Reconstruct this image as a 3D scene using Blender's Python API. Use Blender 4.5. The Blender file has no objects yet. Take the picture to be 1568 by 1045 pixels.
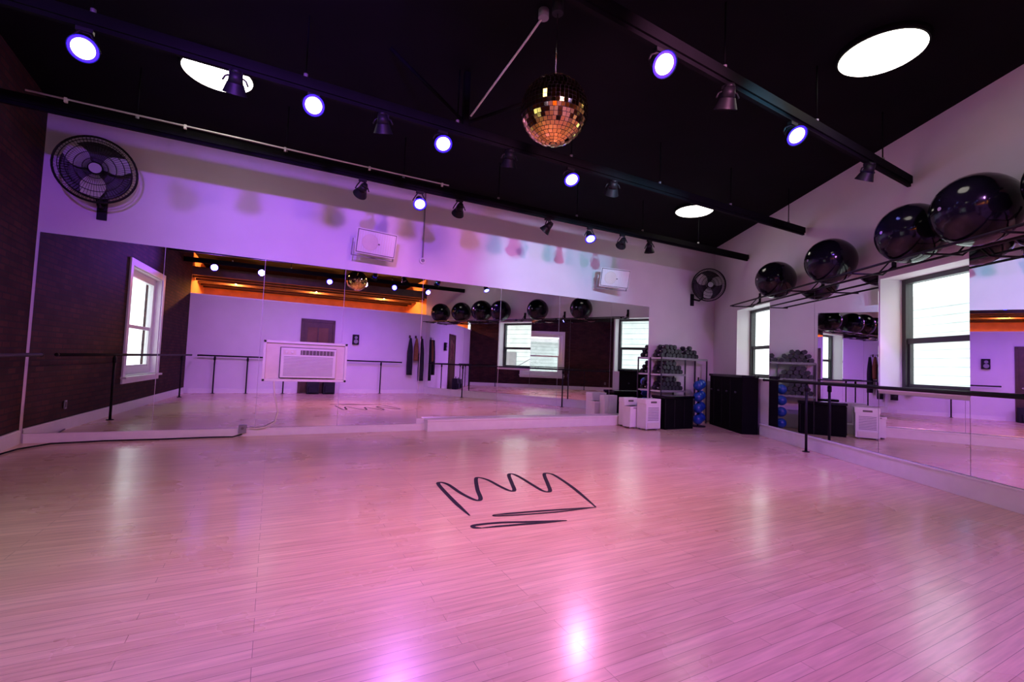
import bpy, bmesh, math, random
from mathutils import Vector, Matrix
random.seed(7)
sc=bpy.context.scene
COL=bpy.context.collection
# ------------------------------------------------------------------ materials
def mat(name,col,rough=.5,metal=0.,var=.06,scale=8.,emit=None,es=0.,bump=0.,coat=0.,spec=.5):
    m=bpy.data.materials.new(name); m.use_nodes=True; nt=m.node_tree; b=nt.nodes['Principled BSDF']
    b.inputs['Roughness'].default_value=rough; b.inputs['Metallic'].default_value=metal
    b.inputs['Specular IOR Level'].default_value=spec
    if coat: b.inputs['Coat Weight'].default_value=coat; b.inputs['Coat Roughness'].default_value=.08
    tc=nt.nodes.new('ShaderNodeTexCoord'); n=nt.nodes.new('ShaderNodeTexNoise'); n.inputs['Scale'].default_value=scale
    n.inputs['Detail'].default_value=4
    nt.links.new(tc.outputs['Object'],n.inputs['Vector'])
    r=nt.nodes.new('ShaderNodeValToRGB')
    r.color_ramp.elements[0].position=.3; r.color_ramp.elements[1].position=.7
    r.color_ramp.elements[0].color=tuple(c*(1-var) for c in col)+(1,)
    r.color_ramp.elements[1].color=tuple(min(1,c*(1+var)) for c in col)+(1,)
    nt.links.new(n.outputs['Fac'],r.inputs['Fac']); nt.links.new(r.outputs['Color'],b.inputs['Base Color'])
    if bump:
        bp=nt.nodes.new('ShaderNodeBump'); bp.inputs['Strength'].default_value=bump; bp.inputs['Distance'].default_value=.01
        nt.links.new(n.outputs['Fac'],bp.inputs['Height']); nt.links.new(bp.outputs['Normal'],b.inputs['Normal'])
    if emit:
        b.inputs['Emission Color'].default_value=tuple(emit)+(1,); b.inputs['Emission Strength'].default_value=es
    return m
def brickmat(name,c1,c2,mortar,w,h,ms,rough,axes='xz',bump=.3,offset=.5,scale=1.,noise=.0,spec=.5,coat=0):
    m=bpy.data.materials.new(name); m.use_nodes=True; nt=m.node_tree; b=nt.nodes['Principled BSDF']
    b.inputs['Specular IOR Level'].default_value=spec
    tc=nt.nodes.new('ShaderNodeTexCoord'); sp=nt.nodes.new('ShaderNodeSeparateXYZ'); cb=nt.nodes.new('ShaderNodeCombineXYZ')
    nt.links.new(tc.outputs['Object'],sp.inputs[0])
    nt.links.new(sp.outputs[axes[0].upper()],cb.inputs[0]); nt.links.new(sp.outputs[axes[1].upper()],cb.inputs[1])
    br=nt.nodes.new('ShaderNodeTexBrick'); br.offset=offset; br.offset_frequency=2 if offset==.5 else 3
    for k,v in (('Color1',c1),('Color2',c2),('Mortar',mortar)): br.inputs[k].default_value=tuple(v)+(1,)
    br.inputs['Scale'].default_value=scale; br.inputs['Mortar Size'].default_value=ms
    br.inputs['Brick Width'].default_value=w; br.inputs['Row Height'].default_value=h
    nt.links.new(cb.outputs[0],br.inputs['Vector'])
    n=nt.nodes.new('ShaderNodeTexNoise'); n.inputs['Scale'].default_value=3.; n.inputs['Detail'].default_value=8
    mp=nt.nodes.new('ShaderNodeMapping'); mp.inputs['Scale'].default_value=(1,14,1) if coat else (1,1,1)
    nt.links.new(cb.outputs[0],mp.inputs[0]); nt.links.new(mp.outputs[0],n.inputs['Vector'])
    r=nt.nodes.new('ShaderNodeMapRange'); r.inputs['From Min'].default_value=.25; r.inputs['From Max'].default_value=.75
    r.inputs['To Min'].default_value=1-noise; r.inputs['To Max'].default_value=1+noise
    nt.links.new(n.outputs['Fac'],r.inputs['Value'])
    mx=nt.nodes.new('ShaderNodeMix'); mx.data_type='RGBA'; mx.blend_type='MULTIPLY'; mx.inputs[0].default_value=1
    nt.links.new(br.outputs['Color'],mx.inputs[6]); nt.links.new(r.outputs[0],mx.inputs[7])
    outc=mx.outputs[2]
    b.inputs['Roughness'].default_value=rough
    if coat:   # worn finish: soft patches of wear in colour and roughness
        n2=nt.nodes.new('ShaderNodeTexNoise'); n2.inputs['Scale'].default_value=.9; n2.inputs['Detail'].default_value=5
        nt.links.new(cb.outputs[0],n2.inputs['Vector'])
        r2=nt.nodes.new('ShaderNodeMapRange'); r2.inputs['From Min'].default_value=.3; r2.inputs['From Max'].default_value=.7
        r2.inputs['To Min'].default_value=rough-.05; r2.inputs['To Max'].default_value=rough+.08
        nt.links.new(n2.outputs['Fac'],r2.inputs['Value']); nt.links.new(r2.outputs[0],b.inputs['Roughness'])
        r3=nt.nodes.new('ShaderNodeValToRGB'); r3.color_ramp.elements[0].position=.3; r3.color_ramp.elements[1].position=.75
        r3.color_ramp.elements[0].color=(1,.98,.93,1); r3.color_ramp.elements[1].color=(.91,.89,.89,1)
        nt.links.new(n2.outputs['Fac'],r3.inputs['Fac'])
        m2=nt.nodes.new('ShaderNodeMix'); m2.data_type='RGBA'; m2.blend_type='MULTIPLY'; m2.inputs[0].default_value=1
        nt.links.new(outc,m2.inputs[6]); nt.links.new(r3.outputs['Color'],m2.inputs[7]); outc=m2.outputs[2]
        b.inputs['Coat Weight'].default_value=coat; b.inputs['Coat Roughness'].default_value=.17
    nt.links.new(outc,b.inputs['Base Color'])
    bp=nt.nodes.new('ShaderNodeBump'); bp.inputs['Strength'].default_value=bump; bp.inputs['Distance'].default_value=.01; bp.invert=True
    nt.links.new(br.outputs['Fac'],bp.inputs['Height']); nt.links.new(bp.outputs['Normal'],b.inputs['Normal'])
    return m
M={}
M['white']=mat('white_paint',(.72,.69,.72),.55,var=.03,scale=2)
M['trimw']=mat('trim_white',(.8,.79,.78),.35,var=.03)
M['black']=mat('black_paint',(.003,.003,.004),.7,var=.2,spec=.08)
M['ceil']=mat('ceiling_black',(.003,.0025,.004),.85,var=.3,scale=2,spec=.1)
M['blackm']=mat('black_metal',(.007,.007,.009),.5,metal=.0,var=.2,spec=.22)
M['rubber']=mat('black_rubber',(.004,.004,.006),.12,var=.2,spec=.3)
M['grey']=mat('grey_plastic',(.25,.25,.27),.45)
M['blade']=mat('fan_blade_grey',(.42,.42,.44),.4)
M['dgrey']=mat('dark_iron',(.025,.025,.035),.5,var=.3,scale=20)
M['wplastic']=mat('white_plastic',(.78,.78,.76),.35,var=.03)
M['cream']=mat('cream_plastic',(.74,.7,.6),.4,var=.04)
M['slot']=mat('louver_shadow',(.12,.11,.1),.6)
M['blueb']=mat('blue_rubber',(.01,.06,.30),.35,var=.1)
M['ink']=mat('crown_ink',(.006,.005,.014),.6,var=.1,spec=.15)
M['chrome']=mat('steel',(.6,.6,.62),.25,metal=1,var=.05)
M['doorb']=mat('brown_wood',(.07,.035,.022),.4,var=.3,scale=6)
M['doorg']=mat('door_panel_glass',(.16,.09,.06),.15,var=.2,scale=3)
M['cloth1']=mat('dark_cloth',(.012,.012,.018),.9,var=.3,scale=30)
M['cloth2']=mat('ochre_cloth',(.22,.10,.03),.9,var=.3,scale=30)
M['orange']=mat('orange_plaster',(.72,.36,.16),.8,var=.15,scale=3)
M['sash']=mat('window_sash_dark',(.04,.04,.045),.4)
M['mirror']=mat('mirror_glass',(.84,.84,.86),.0,metal=1.,var=.0)
M['tile']=mat('mirror_tile',(1.,.66,.17),.06,metal=1.,var=.10,scale=3)
M['disc']=mat('lamp_diffuser',(.9,.9,.85),.5,emit=(1,.93,.82),es=6.5)
M['lensc']=mat('led_lens_core',(.8,.8,1),.3,emit=(.26,.28,1),es=14)
M['lensr']=mat('led_lens_rim',(.02,.01,1),.5,emit=(.022,.006,1),es=4)
M['bulb']=mat('warm_bulb',(1,.6,.2),.3,emit=(1,.42,.10),es=2)
M['floor']=brickmat('maple_floor',(.82,.60,.41),(.72,.50,.33),(.34,.22,.15),1.25,.062,.0012,.28,axes='xy',bump=.1,offset=.37,noise=.18,coat=.32)
M['brick']=brickmat('red_brick',(.070,.024,.020),(.036,.014,.014),(.024,.018,.018),.22,.075,.010,.8,axes='xz',bump=.6,noise=.35,spec=.2)
M['siding']=brickmat('pale_siding',(.66,.72,.69),(.60,.67,.64),(.36,.42,.40),40,.2,.012,.8,axes='xz',bump=.1,noise=.15)
def glassmat():
    m=bpy.data.materials.new('window_glass'); m.use_nodes=True; nt=m.node_tree; nt.nodes.clear()
    o=nt.nodes.new('ShaderNodeOutputMaterial'); t=nt.nodes.new('ShaderNodeBsdfTransparent'); g=nt.nodes.new('ShaderNodeBsdfGlossy')
    g.inputs['Roughness'].default_value=.02; t.inputs[0].default_value=(.93,.96,.95,1)
    x=nt.nodes.new('ShaderNodeMixShader'); x.inputs[0].default_value=.07
    nt.links.new(t.outputs[0],x.inputs[1]); nt.links.new(g.outputs[0],x.inputs[2]); nt.links.new(x.outputs[0],o.inputs[0]); return m
M['glass']=glassmat()
# ------------------------------------------------------------------ mesh builder
class MB:
    def __init__(s): s.bm=bmesh.new(); s.mats=[]
    def mi(s,m):
        if m not in s.mats: s.mats.append(m)
        return s.mats.index(m)
    def box(s,a,b,m):
        i=s.mi(m); vs=[]
        for x in (a[0],b[0]):
            for y in (a[1],b[1]):
                for z in (a[2],b[2]): vs.append(s.bm.verts.new((x,y,z)))
        for q in ((0,1,3,2),(4,6,7,5),(0,4,5,1),(2,3,7,6),(0,2,6,4),(1,5,7,3)):
            f=s.bm.faces.new([vs[k] for k in q]); f.material_index=i
        return vs
    def cyl(s,p0,p1,r0,m,r1=None,seg=16,cap=True,smooth=True,mcap=None):
        r1=r0 if r1 is None else r1; p0=Vector(p0);p1=Vector(p1); d=(p1-p0).normalized()
        u=d.orthogonal().normalized(); w=d.cross(u); i=s.mi(m)
        A=[];B=[]
        for k in range(seg):
            t=2*math.pi*k/seg; o=u*math.cos(t)+w*math.sin(t)
            A.append(s.bm.verts.new(p0+o*r0)); B.append(s.bm.verts.new(p1+o*r1))
        for k in range(seg):
            f=s.bm.faces.new((A[k],A[(k+1)%seg],B[(k+1)%seg],B[k])); f.material_index=i; f.smooth=smooth
        if cap:
            f=s.bm.faces.new(A[::-1]); f.material_index=i
            f=s.bm.faces.new(B); f.material_index=s.mi(mcap) if mcap else i
    def tube(s,pts,r,m,seg=8,closed=False):
        pts=[Vector(p) for p in pts]; n=len(pts); i=s.mi(m); rings=[]; prev=None
        for k,p in enumerate(pts):
            if closed: d=(pts[(k+1)%n]-pts[k-1]).normalized()
            else: d=(pts[min(k+1,n-1)]-pts[max(k-1,0)]).normalized()
            if prev is None: u=d.orthogonal().normalized()
            else:
                u=(prev-d*prev.dot(d)); u=u.normalized() if u.length>1e-6 else d.orthogonal().normalized()
            prev=u; w=d.cross(u)
            rings.append([s.bm.verts.new(p+(u*math.cos(2*math.pi*j/seg)+w*math.sin(2*math.pi*j/seg))*r) for j in range(seg)])
        for k in range(n if closed else n-1):
            a=rings[k]; b=rings[(k+1)%n]
            for j in range(seg):
                f=s.bm.faces.new((a[j],a[(j+1)%seg],b[(j+1)%seg],b[j])); f.material_index=i; f.smooth=True
        if not closed:
            f=s.bm.faces.new(rings[0][::-1]); f.material_index=i; f=s.bm.faces.new(rings[-1]); f.material_index=i
    def sphere(s,c,r,m,seg=32,rings=20,sc=(1,1,1)):
        i=s.mi(m)
        mx=Matrix.Translation(Vector(c))@Matrix.Diagonal((sc[0],sc[1],sc[2],1))
        g=bmesh.ops.create_uvsphere(s.bm,u_segments=seg,v_segments=rings,radius=r,matrix=mx)
        for v in g['verts']:
            for f in v.link_faces: f.material_index=i; f.smooth=True
    def prism(s,poly,z0,z1,m):
        i=s.mi(m)
        A=[s.bm.verts.new((x,y,z0)) for x,y in poly]; B=[s.bm.verts.new((x,y,z1)) for x,y in poly]; n=len(poly)
        for k in range(n):
            f=s.bm.faces.new((A[k],A[(k+1)%n],B[(k+1)%n],B[k])); f.material_index=i
        f=s.bm.faces.new(A[::-1]); f.material_index=i; f=s.bm.faces.new(B); f.material_index=i
    def done(s,name,mw=None,bevel=0,parent=None,recenter=True):
        bmesh.ops.recalc_face_normals(s.bm,faces=s.bm.faces)
        me=bpy.data.meshes.new(name); 
        c=Vector((0,0,0))
        if recenter and len(s.bm.verts):
            lo=Vector((min(v.co[k] for v in s.bm.verts) for k in range(3))); hi=Vector((max(v.co[k] for v in s.bm.verts) for k in range(3)))
            c=(lo+hi)/2; bmesh.ops.translate(s.bm,verts=s.bm.verts,vec=-c)
        s.bm.to_mesh(me); s.bm.free()
        for m in s.mats: me.materials.append(M[m])
        o=bpy.data.objects.new(name,me); COL.objects.link(o)
        T=Matrix.Translation(c)
        o.matrix_world=(mw@T) if mw is not None else T
        if bevel:
            b=o.modifiers.new('bevel','BEVEL'); b.width=bevel; b.segments=2; b.limit_method='ANGLE'; b.angle_limit=math.radians(50)
        if parent: o.parent=parent
        return o
# ------------------------------------------------------------------ room frame
D=7.70; CH=4.25
aR=math.radians(28.95)
def frame(o,x):
    x=Vector(x).normalized(); z=Vector((0,0,1)); y=z.cross(x)
    m=Matrix.Identity(4)
    for k in range(3): m[k][0]=x[k]; m[k][1]=y[k]; m[k][2]=z[k]; m[k][3]=o[k]
    return m
RW=frame((9.6,D,0),(-math.sin(aR),-math.cos(aR),0))    # x along wall, +y outwards
LW=frame((-2.65,D,0),(.0629,-.998,0))                  # x along wall, +y inwards
KW=frame((-2.145,-.37,0),(1,-.0591,0))                 # rear wall: x to the right, +y into the room
LR=9.75
rc=RW@Vector((LR,0,0)); 
poly=[(-2.75,D+.1),(9.85,D+.1)]
p=RW@Vector((LR,.2,0)); poly+=[(p.x,p.y),(p.x,-4.6),(-2.3,-4.6),(-2.3,-.37)]
b=MB(); b.prism(poly[::-1],-.1,0,'floor'); b.done('floor',recenter=False)
b=MB(); b.prism(poly[::-1],CH,CH+.15,'ceil'); b.done('ceiling')
def wall(name,mw,x0,x1,y0,y1,h,m,ops=(),z0=0):
    b=MB(); cur=x0
    for (a,c,lo,hi) in sorted(ops):
        b.box((cur,y0,z0),(a,y1,h),m); b.box((a,y0,z0),(c,y1,lo),m); b.box((a,y0,hi),(c,y1,h),m); cur=c
    b.box((cur,y0,z0),(x1,y1,h),m)
    return b.done(name,mw)
W1=(1.22,2.55,1.08,2.56); W2=(5.26,6.47,1.04,2.5)
wall('wall_right',RW,-.3,LR,0,.4,CH,'white',[W1,W2])
WL=(3.35,5.35,.66,2.78)
wall('wall_left',LW,-.1,8.1,-.3,0,CH,'brick',[WL])
b=MB(); b.box((-2.9,D,0),(10.3,D+.2,CH),'white'); b.done('wall_back')
b=MB(); b.box((-.15,-.14,0),(7.1,0,2.8),'white'); b.box((-.15,-.17,2.8),(7.1,.03,2.84),'trimw'); b.done('wall_rear',KW)
b=MB(); b.box((-2.5,-4.75,0),(5.3,-4.6,CH),'orange'); b.done('wall_far_rear')
b=MB(); b.box((-2.45,-4.6,0),(-2.3,-.55,CH),'orange'); b.done('wall_rear_left')
b=MB(); b.box((rc.x+.15,-4.6,0),(rc.x+.3,-1.05,CH),'orange'); b.done('wall_rear_right')
b=MB(); b.box((-2.6,D-.03,0),(2.38,D,.10),'trimw'); b.box((-2.6,D-.035,.10),(2.38,D,.115),'trimw'); b.done('baseboard_back')
b=MB(); b.box((2.38,D-.2,0),(7.47,D,.17),'trimw'); b.box((2.37,D-.215,.17),(7.48,D,.20),'trimw'); b.done('trim_1',bevel=.004)
b=MB(); b.box((2.3,-.035,0),(LR-.1,0,.2),'trimw'); b.box((2.3,-.045,.2),(LR-.1,0,.225),'trimw'); b.done('baseboard_right',RW,bevel=.004)
b=MB(); b.box((.05,0,0),(8.0,.03,.15),'trimw'); b.box((.05,0,.15),(8.0,.022,.165),'trimw'); b.done('baseboard_left',LW)
b=MB(); b.box((.1,0,0),(2.75,.02,.13),'trimw'); b.box((4.15,0,0),(6.8,.02,.13),'trimw'); b.done('baseboard_rear',KW)
# ------------------------------------------------------------------ mirrors
xs=[-2.62,-1.36,-.16,.97,2.24]
b=MB()
for a,c in zip(xs,xs[1:]): b.box((a+.003,D-.012,.118),(c-.003,D-.002,2.59),'mirror')
xs=[2.24,3.74,5.05,6.37,7.45]
for a,c in zip(xs,xs[1:]): b.box((a+.003,D-.012,.205),(c-.003,D-.002,2.59),'mirror')
b.done('wall_mirror')
b=MB()
for a,c,z0,z1 in ((2.58,3.92,.23,2.57),(3.92,5.25,.23,2.57),(5.25,6.48,.23,1.0),(6.48,7.9,.23,2.57),(7.9,9.5,.23,2.57)):
    b.box((a+.003,-.012,z0),(c-.003,-.002,z1),'mirror')
b.done('wall_mirror',RW)
# ------------------------------------------------------------------ windows
def window(name,mw,x0,x1,z0,z1,y,sgn,fm,fw=.06,trim=None):
    b=MB(); t=.05
    def bx(a0,c0,a1,c1,ya,yb,m): b.box((a0,min(ya,yb),c0),(a1,max(ya,yb),c1),m)
    bx(x0,z0,x0+fw,z1,y-t,y+t,fm); bx(x1-fw,z0,x1,z1,y-t,y+t,fm); bx(x0+fw,z1-fw,x1-fw,z1,y-t,y+t,fm); bx(x0+fw,z0,x1-fw,z0+fw,y-t,y+t,fm)
    zm=(z0+z1)/2-.08
    bx(x0+fw,zm-.035,x1-fw,zm+.035,y-.03,y+.03,fm)
    bx(x0+fw,z0+fw,x0+fw+.03,zm,y-.02,y+.02+.01,fm); bx(x1-fw-.03,z0+fw,x1-fw,zm,y-.02,y+.03,fm)
    bx(x0+fw,z0+fw,x1-fw,z0+fw+.04,y-.02,y+.03,fm)
    bx(x0+fw,z0+fw,x1-fw,z1-fw,y-.004,y+.004,'glass')
    if trim:
        a=trim; Y0,Y1=(0,.03*sgn)
        bx(x0-a,z0-a,x0,z1+a,Y0,Y1,'trimw'); bx(x1,z0-a,x1+a,z1+a,Y0,Y1,'trimw'); bx(x0,z1,x1,z1+a,Y0,Y1,'trimw')
        bx(x0-a-.03,z0-.04,x1+a+.03,z0,Y0-.0,sgn*.09,'trimw'); bx(x0,z0-a,x1,z0-.04,Y0,Y1,'trimw')
        bx(x0,z0,x0+.02,z1,-.11,0,'trimw'); bx(x1-.02,z0,x1,z1,-.11,0,'trimw'); bx(x0,z1-.02,x1,z1,-.11,0,'trimw'); bx(x0,z0,x1,z0+.02,-.11,0,'trimw')
    b.done(name,mw,bevel=.004)
window('window_1',RW,W1[0],W1[1],W1[2],W1[3],.33,-1,'sash')
window('window_2',RW,W2[0],W2[1],W2[2],W2[3],.33,-1,'sash')
window('window_3',LW,WL[0],WL[1],WL[2],WL[3],-.16,1,'trimw',fw=.16,trim=.13)
for n,(a,c,lo,hi) in (('trim_2',W1),('trim_3',W2)):
    b=MB(); b.box((a,-.03,lo),(c,.28,lo+.02),'trimw'); b.done(n,RW,bevel=.004)
b=MB(); b.box((-4,5.0,-3),(14,5.2,3.0),'siding'); b.box((-4.2,4.7,3.0),(14.2,5.4,3.2),'trimw')
for s in (1.5,5.2,9.0): b.box((s,4.96,.2),(s+1.0,5.0,1.7),'grey'); b.box((s-.1,4.94,.1),(s+1.1,4.98,.2),'trimw')
b.tube([(3.5,4.2,3.6),(6.3,4.3,2.2),(9.0,4.2,.8)],.02,'grey')
b.done('neighbor_house',RW)
b=MB(); b.box((-3,-5.2,-3),(12,-5.0,2.6),'siding'); b.box((-3.2,-5.4,2.6),(12.2,-4.7,2.8),'trimw'); b.done('neighbor_house',LW)
# ------------------------------------------------------------------ beams and truss parts
def xr(y): return 9.6-.553*(D-y)
def xl(y): return -2.65+.063*(D-y)
BEAMS={1:(6.22,0.),2:(4.43,.012),3:(2.30,.055),4:(.75,0.)}
def by(k,x): return BEAMS[k][0]+BEAMS[k][1]*x
def beam(y,sl,x0,x1,z=3.6,k=0):
    mw=frame((0,y,0),(1,sl,0))
    b=MB(); b.box((x0,-.035,z-.02),(x1,.035,z+.07),'black')
    b.box((x0,-.018,z-.055),(x1,.018,z-.02),'black')
    x=x0+1.1
    while x<x1-.3:
        b.cyl((x,0,z+.07),(x,0,CH),.007,'black',seg=8); b.cyl((x,-.0,z+.07),(x,0,z+.11),.018,'grey',seg=10)
        x+=1.45
    if k==1:
        b.tube([(-2.3,-.05,3.70),(2.1,-.05,3.70)],.010,'wplastic')
        for x in (-2.0,-1.0,0,1.,2.): b.box((x-.012,-.065,3.665),(x+.012,-.03,3.712),'wplastic')
    if k==2:   # king post and braces up to the roof
        b.box((1.63,-.03,3.67),(1.69,.03,CH-.004),'black'); b.tube([(1.66,0,3.70),(2.5,0,4.22)],.02,'black'); b.tube([(1.66,0,3.70),(.85,0,4.22)],.02,'black')
    return b.done('ceiling_beam',mw)
for k,(y,sl) in BEAMS.items():
    beam(y,sl,xl(y)+.02,xr(by(k,7))-.04,k=k)
for y in (-1.0,-1.6,-2.2,-2.8,-3.4,-4.0): 
    b=MB(); b.box((-2.28,y-.05,3.45),(5.0,y+.05,3.7),'doorb'); b.done('ceiling_joist')
b=MB(); b.cyl((1.9,3.30,4.243),(1.9,3.30,4.17),.045,'grey',seg=20); b.tube([(1.9,3.30,4.19),(1.86,3.5,4.1),(1.69,4.37,3.75)],.010,'wplastic'); b.done('electrical_conduit')
b=MB(); b.tube([(2.2,D-.03,4.2),(2.2,D-.03,2.95)],.012,'grey'); b.cyl((2.2,D-.002,2.9),(2.2,D-.05,2.9),.05,'wplastic',seg=20); b.cyl((2.2,D-.05,2.9),(2.2,D-.06,2.9),.03,'grey',seg=16); b.done('wall_conduit')
for x,y in ((-.69,5.83),(6.9,6.02),(4.85,2.12),(.1,2.0)):
    b=MB(); b.cyl((x,y,CH-.001),(x,y,CH-.05),.36,'black',r1=.345,seg=48); b.cyl((x,y,CH-.05),(x,y,CH-.065),.33,'disc',r1=.31,seg=48)
    b.done('ceiling_light')
# ------------------------------------------------------------------ track spotlights
KE=.44
def spot(x,y,z,aim,lit=None,energy=0,size=95,drop=.15,soft=.05):
    p=Vector((x,y,z-drop)); d=(Vector(aim)-p).normalized()
    b=MB()
    b.box((x-.05,y-.02,z-.085),(x+.05,y+.02,z-.056),'blackm')
    side=d.cross(Vector((0,0,1))).normalized()
    q=Vector((x,y,z-.085))
    b.tube([p+side*.092,p+side*.075+Vector((0,0,.04)),q+side*.03,q,q-side*.03,p-side*.075+Vector((0,0,.04)),p-side*.092],.008,'blackm')
    b.cyl(p-d*.11,p-d*.08,.03,'blackm',r1=.045,seg=20)
    b.cyl(p-d*.08,p+d*.0,.045,'blackm',r1=.058,seg=24)
    b.cyl(p+d*.0,p+d*.085,.062,'blackm',r1=.092,seg=28,cap=False)
    b.cyl(p+d*.085,p+d*.07,.092,'blackm',r1=.088,seg=28,cap=False)
    if lit:
        b.cyl(p+d*.03,p+d*.076,.05,'lensr',r1=.087,seg=28); b.cyl(p+d*.076,p+d*.082,.069,'lensc',r1=.062,seg=28)
    else: b.cyl(p+d*.03,p+d*.045,.06,'dgrey',seg=24)
    o=b.done('track_spotlight')
    if lit:
        l=bpy.data.lights.new('lamp','SPOT'); l.energy=energy*KE; l.color={'v':(.32,.08,1.),'p':(1.,.34,.68),'c':(.25,.72,1.),'m':(.72,.25,1.)}[lit]
        l.spot_size=math.radians(size); l.spot_blend=.9; l.shadow_soft_size=soft
        lo=bpy.data.objects.new('lamp',l); COL.objects.link(lo)
        lo.matrix_world=Matrix.Translation(p+d*.10)@(-d).to_track_quat('Z','Y').to_matrix().to_4x4()
        lo.parent=o; lo.matrix_parent_inverse=o.matrix_world.inverted()
Z=3.6
for x,lit,aim,e in ((.93,None,(.6,7.6,2.6),0),(1.70,'m',(1.3,3.0,.2),520),(2.29,None,(2.4,7.6,2.5),0),(3.80,None,(3.0,7.4,2),0),(4.64,'p',(4.0,3.8,0),520),(5.35,None,(5.9,7.6,2.6),0),(5.99,None,(6.2,6.3,0),0)):
    spot(x,by(1,x),Z,aim,lit,e,drop=.2)
for x,lit,aim,e in ((-1.36,'m',(-.3,.6,1.0),480),(-.40,None,(-.5,5.8,1),0),(.20,'v',(.3,.4,1.1),440),(.82,None,(1.5,6,0),0),(1.42,'m',(1.2,1.6,.3),340),(2.20,None,(2.6,6,0),0),(3.02,'p',(2.6,1.9,0),340),(3.67,None,(4.5,6.5,1),0)):
    spot(x,by(2,x),Z,aim,lit,e,drop=.2 if x<-1 else .15)
for x,lit,aim,e in ((2.40,'v',(1.9,.0,1.2),380),(3.2,None,(4,4,0),0),(4.18,'v',(3.4,.4,1.2),400),(5.68,'v',(6.1,4.1,.9),520)):
    spot(x,by(3,x),Z,aim,lit,e)
for x,lit,aim,e,s in ((-1.5,'v',(-1.0,7.6,3.1),1200,64),(-.4,'v',(1.2,7.6,3.0),2500,56),(1.4,'p',(1.5,5.9,0),950,90),(2.4,'p',(3.4,7.6,3.1),1400,50),(3.3,'c',(4.9,7.6,3.0),2600,32),(4.4,'m',(5.8,6.2,.6),1050,90)):
    spot(x,.75,Z,aim,lit,e,s,soft=.075 if s<70 else .05)
# ------------------------------------------------------------------ disco ball
c=Vector((1.85,2.99,3.185)); R=.262
b=MB(); b.sphere(c,R*.975,'dgrey',32,20)
n=26
for i in range(n):
    t0=math.pi*i/n; t1=math.pi*(i+1)/n; tm=(t0+t1)/2; k=max(3,int(2*n*math.sin(tm)))
    for j in range(k):
        a0=2*math.pi*(j+.06)/k; a1=2*math.pi*(j+.94)/k; g=.06*(t1-t0)
        jit=Vector((random.uniform(-1,1),random.uniform(-1,1),random.uniform(-1,1)))*.0012
        vs=[]
        for q,(t,a) in enumerate(((t0+g,a0),(t1-g,a0),(t1-g,a1),(t0+g,a1))):
            v=c+Vector((math.sin(t)*math.cos(a),math.sin(t)*math.sin(a),math.cos(t)))*R
            v+=jit if q in(0,3) else -jit
            vs.append(b.bm.verts.new(v))
        f=b.bm.faces.new(vs); f.material_index=b.mi('tile')
b.cyl(c+Vector((0,0,R-.005)),c+Vector((0,0,R+.035)),.03,'chrome',seg=20)
b.cyl(c+Vector((0,0,R+.03)),(c.x,c.y,3.98),.005,'chrome',seg=8)
b.cyl((c.x,c.y,3.98),(c.x,c.y,4.12),.045,'blackm',seg=20); b.cyl((c.x,c.y,4.12),(c.x,c.y,CH),.02,'blackm',seg=12)
b.done('disco_ball')
# ------------------------------------------------------------------ wall fans
def fan(c,face,wallpt,r=.39):
    c=Vector(c); f=Vector(face).normalized(); u=f.cross(Vector((0,0,1))).normalized(); w=u.cross(f)
    b=MB()
    def P(a,rr,dep): return c+(u*math.cos(a)+w*math.sin(a))*rr+f*dep
    for rr,dep in ((r,0),(r*.99,.05),(r*.86,.085),(r*.7,.10),(r*.5,.11),(r*.3,.115),(r*.86,-.07),(r*.6,-.09),(r*.35,-.1)):
        b.tube([P(2*math.pi*k/40,rr,dep) for k in range(40)],.0045 if dep else .013,'blackm',seg=5,closed=True)
    for k in range(64):
        a=2*math.pi*k/64
        b.tube([P(a,.07,.115),P(a,r*.5,.11),P(a,r*.86,.085),P(a,r,.03),P(a,r,-.02),P(a,r*.86,-.07),P(a,.09,-.1)],.0024,'blackm',seg=4)
    b.cyl(c+f*.105,c+f*.13,.075,'blackm',r1=.06,seg=24,mcap='grey')
    b.cyl(c-f*.24,c-f*.09,.085,'blackm',r1=.10,seg=24); b.cyl(c-f*.09,c+f*.06,.045,'grey',seg=20)
    b.cyl(c-f*.085,c-f*.080,r*.88,'dgrey',seg=40)
    for k in range(3):
        a=2*math.pi*k/3+.5; g=[]
        for i in range(9):
            rr=.04+(r*.86-.04)*i/8; wd=.35+.45*math.sin(math.pi*min(1,(i+1)/8.5))
            g.append([b.bm.verts.new(P(a+wd*(t-.5)*1.5+.15*i/8,rr,.03+.06*(t-.5))) for t in (0,.2,.4,.6,.8,1)])
        for i in range(8):
            for j in range(5):
                q=b.bm.faces.new((g[i][j],g[i][j+1],g[i+1][j+1],g[i+1][j])); q.material_index=b.mi('blade'); q.smooth=True
    wp=Vector(wallpt)
    b.tube([c-f*.16,c-f*.18-Vector((0,0,.22)),(c-f*.1+wp)/2-Vector((0,0,.2)),wp-Vector((0,.02,0))],.022,'blackm',seg=10)
    b.box((wp.x-.05,wp.y-.03,wp.z-.16),(wp.x+.05,wp.y-.003,wp.z+.12),'blackm')
    b.done('wall_fan')
fan((-2.03,7.28,3.36),(.18,-1,-.12),(-2.05,D,3.0))
fan((8.80,7.22,3.18),(-.55,-.84,-.1),(8.80,D,2.9),.37)
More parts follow.
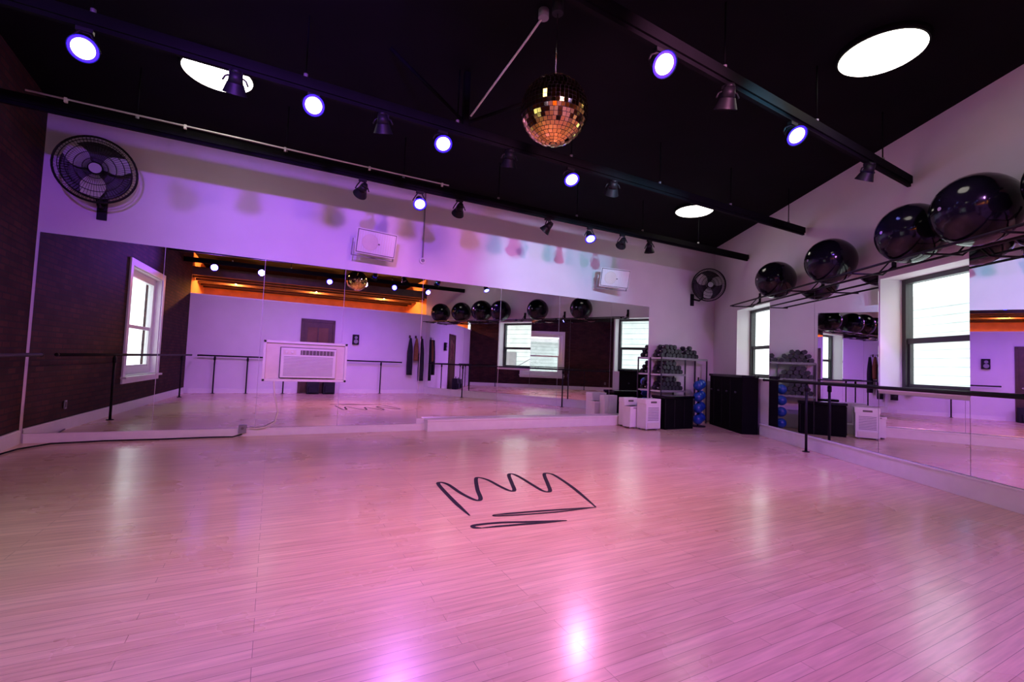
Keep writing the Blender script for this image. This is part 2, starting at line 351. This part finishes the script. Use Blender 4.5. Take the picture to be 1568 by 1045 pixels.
# ------------------------------------------------------------------ speakers
def speaker(c,yaw,tilt,roll):
    mw=Matrix.Translation(c)@Matrix.Rotation(yaw,4,'Z')@Matrix.Rotation(tilt,4,'X')@Matrix.Rotation(roll,4,'Y')
    b=MB(); w,h,d=.31,.19,.14
    i=b.mi('wplastic')
    F=[(-w,-d,-h),(w,-d,-h),(w,-d,h),(-w,-d,h)]; K=[(-w*.72,d,-h*.75),(w*.72,d,-h*.75),(w*.72,d,h*.75),(-w*.72,d,h*.75)]
    A=[b.bm.verts.new(v) for v in F]; B=[b.bm.verts.new(v) for v in K]
    for q in range(4): b.bm.faces.new((A[q],A[(q+1)%4],B[(q+1)%4],B[q])).material_index=i
    b.bm.faces.new(A[::-1]).material_index=i; b.bm.faces.new(B).material_index=i
    b.box((-w+.014,-d-.006,-h+.014),(w-.014,-d-.001,h-.014),'slot')
    b.box((-w+.026,-d-.014,-h+.026),(w-.026,-d-.004,h-.026),'wplastic')
    for k in range(15):
        x=-w+.05+k*(2*w-.1)/14; b.box((x-.003,-d-.017,-h+.035),(x+.003,-d-.013,h-.035),'cream')
    b.cyl((-.1,-d-.012,0),(-.1,-d-.022,0),.125,'cream',r1=.12,seg=32); b.box((-.03,-d-.019,-.02),(.05,-d-.015,.0),'slot')
    b.box((-w-.012,-.03,-.03),(-w+.02,.03,.03),'wplastic')
    b.box((-w-.02,-.02,-h-.05),(w+.02,.02,-h-.035),'grey'); b.box((-w-.02,-.02,-h-.05),(-w-.008,.02,.02),'grey'); b.box((w+.008,-.02,-h-.05),(w+.02,.02,.02),'grey')
    b.box((-.04,-.02,-h-.05),(.04,.24,-h-.03),'grey')
    b.done('wall_speaker',mw,bevel=.006)
speaker(Vector((1.33,7.37,3.00)),.06,.22,.03)
speaker(Vector((6.10,7.35,3.03)),-.35,.22,.05)
# ------------------------------------------------------------------ through-wall air conditioner
b=MB(); y=D-.014
x0,x1,z0,z1=-.11,1.05,.80,1.40
b.box((x0,y-.10,z0),(x0+.035,y,z1),'trimw'); b.box((x1-.035,y-.10,z0),(x1,y,z1),'trimw'); b.box((x0,y-.10,z1-.035),(x1,y,z1),'trimw'); b.box((x0,y-.10,z0),(x1,y,z0+.035),'trimw')
b.box((x0+.035,y-.05,z0+.035),(x1-.035,y,z1-.035),'cream')
ax0,ax1,az0,az1=.12,.88,.86,1.30
b.box((ax0,y-.16,az0),(ax1,y-.05,az1),'wplastic'); b.box((ax0-.012,y-.055,az0-.012),(ax1+.012,y-.049,az1+.012),'slot')
b.box((ax0+.03,y-.165,az1-.10),(ax0+.20,y-.158,az1-.03),'cream'); b.box((ax0+.26,y-.165,az1-.10),(ax1-.03,y-.158,az1-.03),'slot')
for k in range(10):
    x=ax0+.28+k*.048; b.box((x,y-.172,az1-.098),(x+.006,y-.16,az1-.032),'wplastic')
for k in range(14):
    z=az0+.03+k*.021; b.box((ax0+.04,y-.164,z),(ax1-.04,y-.158,z+.008),'grey')
for k in range(2): b.cyl((ax0+.07+k*.08,y-.16,az1-.065),(ax0+.07+k*.08,y-.185,az1-.065),.018,'wplastic',seg=16)
b.tube([(.05,y-.08,.80),(.07,y-.09,.6),(.13,y-.08,.35),(.10,y-.07,.2),(-.02,y-.06,.13),(-.12,y-.06,.11),(-.22,y-.05,.12)],.011,'cream')
b.done('air_conditioner',bevel=.004)
b=MB(); b.box((-.36,D-.075,.05),(-.26,D-.036,.16),'grey'); b.cyl((-.31,D-.075,.12),(-.31,D-.09,.12),.018,'slot',seg=12); b.done('power_outlet')
b=MB(); b.tube([(-2.55,6.6,.012),(-2.48,7.2,.012),(-2.3,7.52,.012),(-1.8,7.60,.012),(-1.2,7.58,.012),(-.7,7.61,.012),(-.42,7.58,.012),(-.31,7.6,.04)],.010,'rubber'); b.done('power_cable')
b=MB(); b.box((-2.575,6.55,.30),(-2.56,6.63,.42),'grey'); b.box((-2.56,6.57,.32),(-2.553,6.61,.40),'slot'); b.done('wall_outlet')
# ------------------------------------------------------------------ barres
def barre(mw,x0,x1,off,posts,sg):
    b=MB(); y=sg*off; z=1.08
    b.tube([(x0,y,z),(x1,y,z)],.022,'blackm',seg=14)
    for e in (x0,x1): b.sphere((e,y,z),.026,'blackm',16,10)
    for p in posts:
        b.cyl((p,y,0),(p,y,z-.01),.019,'blackm',seg=14); b.cyl((p,y,0),(p,y,.012),.05,'blackm',seg=24)
        b.cyl((p,y,.95),(p,y,1.04),.03,'blackm',r1=.03,seg=14)
    b.done('ballet_barre',mw)
barre(RW,2.75,9.3,.19,(4.02,7.75),-1)
barre(LW,.25,7.7,.20,(2.2,6.7),1)
barre(KW,.3,2.7,.18,(.7,1.52,2.5),1); barre(KW,4.3,6.15,.18,(5.45,),1)
# ------------------------------------------------------------------ stability balls on a wall rack
b=MB(); zr=2.53
for off in (.20,.54): b.tube([(2.1,-off,zr),(LR-.4,-off,zr)],.014,'blackm',seg=10)
for s in (2.2,4.12,5.5,6.56,7.35,8.2,9.2):
    b.tube([(s,-.02,zr+.09),(s,-.15,zr-.02),(s,-.56,zr-.02)],.011,'blackm'); b.tube([(s,-.02,zr+.2),(s,-.2,zr)],.009,'blackm'); b.box((s-.03,-.018,zr+.05),(s+.03,-.004,zr+.26),'blackm')
b.done('ball_rack',RW)
for s,r in ((3.43,.315),(4.84,.32),(6.19,.33),(6.93,.345),(7.78,.33),(8.7,.33)):
    zc=zr+math.sqrt((r+.016)**2-.17**2)+.002
    b=MB(); i=b.mi('rubber'); cc=Vector((s,-.37,zc))
    nr=40; ns=40; rg=[]
    for k in range(1,nr):
        t=math.pi*k/nr; rr=r*(1+.004*math.cos(t*nr*.8)) 
        rg.append([b.bm.verts.new(cc+Vector((math.cos(t)*rr, math.sin(t)*rr*math.cos(2*math.pi*j/ns), math.sin(t)*rr*math.sin(2*math.pi*j/ns)))) for j in range(ns)])
    for k in range(len(rg)-1):
        for j in range(ns):
            f=b.bm.faces.new((rg[k][j],rg[k][(j+1)%ns],rg[k+1][(j+1)%ns],rg[k+1][j])); f.material_index=i; f.smooth=True
    for q,pz in ((rg[0],1),(rg[-1],-1)):
        f=b.bm.faces.new(q); f.material_index=i; f.smooth=True
    b.cyl(cc+Vector((0,-r*.97,0)),cc+Vector((0,-r*1.004,0)),.018,'grey',seg=14)
    b.done('stability_ball',RW)
# ------------------------------------------------------------------ corner storage
b=MB()
X0,X1,Y0,Y1=7.50,8.92,7.33,7.66
for x in (X0,8.22,X1):
    for yy in (Y0,Y1): b.box((x-.012,yy-.012,0),(x+.012,yy+.012,1.46),'dgrey')
for z,xe in ((1.46,X1),(1.10,8.22),(.74,8.22)):
    b.box((X0,Y0-.01,z-.03),(xe,Y1+.01,z),'trimw'); b.box((X0,Y0-.014,z-.035),(xe,Y0-.008,z+.012),'grey')
b.done('dumbbell_rack')
b=MB()
def dumb(x,y,z,r,L,ang=0):
    d=Vector((math.sin(ang),math.cos(ang),0))*L/2; c=Vector((x,y,z))
    b.cyl(c-d,c-d*.45,r,'dgrey',seg=6,smooth=False); b.cyl(c+d*.45,c+d,r,'dgrey',seg=6,smooth=False); b.cyl(c-d*.5,c+d*.5,r*.4,'chrome',seg=8)
ym=(Y0+Y1)/2
for z in (1.46,1.10,.74):
    for lvl,(n0,off) in enumerate(((6,0),(5,.055),(3,.13))):
        for k in range(n0):
            dumb(X0+.08+off+k*.112,ym,z+.055+lvl*.092,.055,.26,random.uniform(-.1,.1))
for x in (8.27,8.39,8.51,8.63): dumb(x,ym,1.515,.055,.26)
for x in (8.33,8.45,8.57): dumb(x,ym,1.61,.055,.26)
dumb(8.42,ym,1.70,.05,.26)
b.done('dumbbell_set')
b=MB(); b.box((7.02,6.74,0),(7.82,7.10,.62),'black'); b.box((7.0,6.72,.62),(7.84,7.11,.67),'rubber')
for x in (7.02,7.28,7.55,7.80): b.box((x-.01,6.728,.04),(x+.012,6.742,.6),'blackm')
b.done('storage_bin',bevel=.012)
b=MB(); b.box((.72,-.36,0),(2.27,-.05,1.10),'black'); b.box((.70,-.38,1.10),(2.29,-.048,1.15),'rubber')
for s in (.95,1.35,1.75): b.box((s-.006,-.366,.05),(s+.006,-.358,1.07),'blackm')
for s in (.8,1.15,1.55,1.95): b.cyl((s+.05,-.36,.8),(s+.05,-.39,.8),.02,'dgrey',seg=12)
b.done('storage_cabinet',RW,bevel=.01)
b=MB(); tx,ty=8.24,6.98
b.tube([(tx,ty,0),(tx,ty,1.06)],.016,'blackm'); b.cyl((tx,ty,0),(tx,ty,.02),.16,'blackm',seg=28)
for k,(dx,z) in enumerate(((-.13,.14),(.13,.14),(-.13,.38),(.13,.38),(-.13,.62),(.13,.62),(-.13,.86),(.13,.86))):
    b.sphere((tx+dx*.80,ty-.03+(-.06 if dx<0 else .05),z+.02+(.03 if dx>0 else 0)),.105,'blueb',24,16)
b.done('medicine_ball_stand')
def purifier(x,y,w,d,h,kind):
    b=MB(); b.box((x,y,.03),(x+w,y+d,h),'wplastic')
    for a in (.04,w-.06):
        for q in (.04,d-.04): b.cyl((x+a,y+q,0),(x+a,y+q,.035),.02,'grey',seg=10)
    if kind=='d':
        b.box((x-.012,y+.01,h-.09),(x+w+.012,y+d-.01,h+.01),'wplastic')
        for k in range(9): b.box((x+.05,y-.006,h*.32+k*.03),(x+w-.05,y+.004,h*.32+k*.03+.012),'grey')
        b.box((x+.03,y-.008,.05),(x+w-.03,y+.002,h*.25),'cream'); b.box((x+w*.3,y-.01,h-.07),(x+w*.7,y,h-.035),'slot')
    else:
        b.box((x-.01,y-.01,h-.05),(x+w+.01,y+d+.01,h),'wplastic'); b.box((x+w*.3,y-.014,h-.04),(x+w*.7,y-.006,h-.02),'grey')
    return b
purifier(6.50,6.72,.38,.26,.60,'d').done('dehumidifier',bevel=.02)
purifier(6.36,7.01,.22,.22,.44,'b').done('waste_bin',bevel=.02)
purifier(6.45,7.29,.34,.17,.58,'d').done('air_purifier',bevel=.02)
# ------------------------------------------------------------------ rear wall things (seen in the mirrors)
b=MB(); g_=.004
b.box((2.92,g_,0),(3.0,.04,2.34),'doorb'); b.box((3.86,g_,0),(3.94,.04,2.34),'doorb'); b.box((2.92,g_,2.26),(3.94,.04,2.36),'doorb')
b.box((3.0,g_,0.01),(3.86,.025,2.26),'doorb'); b.box((3.12,.02,1.25),(3.74,.032,2.1),'doorg'); b.box((3.41,.025,1.25),(3.45,.04,2.1),'doorb')
b.box((3.12,.02,.15),(3.74,.035,1.1),'doorb'); b.cyl((3.78,.02,1.05),(3.78,.07,1.05),.025,'chrome',seg=16); b.done('door_1',KW,bevel=.004)
b=MB(); b.box((4.5,.004,1.62),(4.7,.10,1.95),'blackm'); b.cyl((4.6,.1,1.85),(4.6,.11,1.85),.05,'grey',seg=20); b.cyl((4.6,.1,1.72),(4.6,.11,1.72),.07,'grey',seg=20); b.done('wall_telephone',KW,bevel=.01)
def coat(s,m,L,w,top=1.95):
    b=MB(); i=b.mi(m); n=14; rows=9; g=[]
    for k in range(rows):
        t=k/(rows-1); z=top-t*L; ww=w*(.35+.65*min(1,t*3))
        g.append([b.bm.verts.new((s+math.cos(2*math.pi*j/n)*ww*(1+.07*math.sin(j*2.1+k)),.13+math.sin(2*math.pi*j/n)*.08*(.5+.5*min(1,t*2)),z)) for j in range(n)])
    for k in range(rows-1):
        for j in range(n):
            f=b.bm.faces.new((g[k][j],g[k][(j+1)%n],g[k+1][(j+1)%n],g[k+1][j])); f.material_index=i; f.smooth=True
    b.bm.faces.new(g[0]).material_index=i; b.bm.faces.new(g[-1][::-1]).material_index=i
    b.tube([(s,.02,top+.05),(s,.10,top+.08),(s,.13,top-.01)],.008,'chrome'); b.box((s-.03,.003,top),(s+.03,.02,top+.1),'doorb')
    b.done('hanging_coat',KW)
coat(6.46,'cloth1',1.3,.10); coat(6.68,'cloth2',.8,.08); coat(6.88,'cloth1',1.5,.10)
for x,h in ((3.15,.42),(3.62,.46)):
    b=MB(); b.box((x,.22,.0),(x+.34,.44,h),'cloth1'); b.box((x+.05,.43,.05),(x+.29,.5,h*.55),'cloth1'); b.tube([(x+.12,.33,h-.01),(x+.13,.33,h+.07),(x+.21,.33,h+.07),(x+.22,.33,h-.01)],.01,'cloth1'); b.done('backpack',KW,bevel=.05)
for x,y in ((-1.2,-2.5),(1.3,-2.5),(3.7,-2.5)):
    b=MB(); b.cyl((x,y,CH),(x,y,3.75),.008,'blackm',seg=8); b.cyl((x,y,3.75),(x,y,3.60),.03,'blackm',r1=.10,seg=28,cap=False); b.sphere((x,y,3.60),.04,'bulb',20,14)
    o=b.done('pendant_lamp')
    l=bpy.data.lights.new('glow','POINT'); l.energy=230; l.color=(1,.32,.08); l.shadow_soft_size=.03
    lo=bpy.data.objects.new('glow',l); COL.objects.link(lo); lo.location=(x,y,3.50); lo.parent=o; lo.matrix_parent_inverse=o.matrix_world.inverted()
# ------------------------------------------------------------------ crown graphic on the floor
def smooth(pts,n=8):
    out=[]; P=[Vector((a,b_,0)) for a,b_ in pts]
    for i in range(len(P)-1):
        p0=P[i-1] if i>0 else P[i]; p1=P[i]; p2=P[i+1]; p3=P[i+2] if i+2<len(P) else P[i+1]
        for k in range(n):
            t=k/n; out.append(.5*((2*p1)+(-p0+p2)*t+(2*p0-5*p1+4*p2-p3)*t*t+(-p0+3*p1-3*p2+p3)*t**3))
    out.append(P[-1]); return out
def strip(b,pts,w,m,z):
    i=b.mi(m); n=len(pts); L=[];Rr=[]
    for k,p in enumerate(pts):
        d=(pts[min(k+1,n-1)]-pts[max(k-1,0)]).normalized(); nn=Vector((-d.y,d.x,0))
        ww=w*(.35+.65*min(1,min(k,n-1-k)/6))
        L.append(b.bm.verts.new((p.x+nn.x*ww,p.y+nn.y*ww,z))); Rr.append(b.bm.verts.new((p.x-nn.x*ww,p.y-nn.y*ww,z)))
    for k in range(n-1):
        f=b.bm.faces.new((L[k],L[k+1],Rr[k+1],Rr[k])); f.material_index=i
b=MB()
S1=[(1.44,3.36),(1.455,3.74),(1.50,4.28),(1.545,4.37),(1.59,4.27),(1.60,3.95),(1.64,3.72),(1.70,3.74),(1.79,4.02),(1.93,4.38),(1.985,4.42),(2.03,4.30),(2.04,4.05),(2.06,3.88),(2.11,3.88),(2.20,4.10),(2.33,4.42),(2.39,4.45),(2.40,4.30),(2.37,3.95),(2.36,3.76),(2.42,3.74),(2.53,3.95),(2.72,4.33),(2.79,4.34),(2.80,4.22),(2.70,3.75),(2.53,3.18)]
strip(b,smooth(S1),.020,'ink',.0015)
strip(b,smooth([(2.53,3.18),(2.09,3.25),(1.80,3.29),(1.62,3.31)]),.018,'ink',.0018)
strip(b,smooth([(1.62,3.31),(1.66,3.27),(2.10,3.195),(2.53,3.18)]),.013,'ink',.0021)
strip(b,smooth([(2.10,2.99),(1.80,3.07),(1.60,3.13),(1.40,3.15),(1.37,3.11),(1.42,3.08)]),.018,'ink',.0024)
strip(b,smooth([(1.42,3.08),(1.60,3.06),(1.85,3.02),(2.10,2.99)]),.016,'ink',.0027)
b.done('crown_floor_decal')
# ------------------------------------------------------------------ world & camera
w=bpy.data.worlds.new('World'); sc.world=w; w.use_nodes=True; nt=w.node_tree; bg=nt.nodes['Background']
bg.inputs[0].default_value=(.94,.96,1,1); bg.inputs[1].default_value=3.3
yaw,pitch,roll,f=0.4804,0.0487,0.0398,703.07
fw=Vector((math.sin(yaw)*math.cos(pitch),math.cos(yaw)*math.cos(pitch),math.sin(pitch)))
r0=Vector((math.cos(yaw),-math.sin(yaw),0)); u0=r0.cross(fw)
Rv=r0*math.cos(roll)+u0*math.sin(roll); Uv=-r0*math.sin(roll)+u0*math.cos(roll)
cam=bpy.data.cameras.new('camera'); cam.sensor_width=36; cam.lens=f/1568*36; cam.clip_start=.05
co=bpy.data.objects.new('camera',cam); COL.objects.link(co)
m=Matrix.Identity(4)
for k in range(3): m[k][0]=Rv[k]; m[k][1]=Uv[k]; m[k][2]=-fw[k]
m[2][3]=1.2
co.matrix_world=m; sc.camera=co
sc.view_settings.view_transform='Standard'
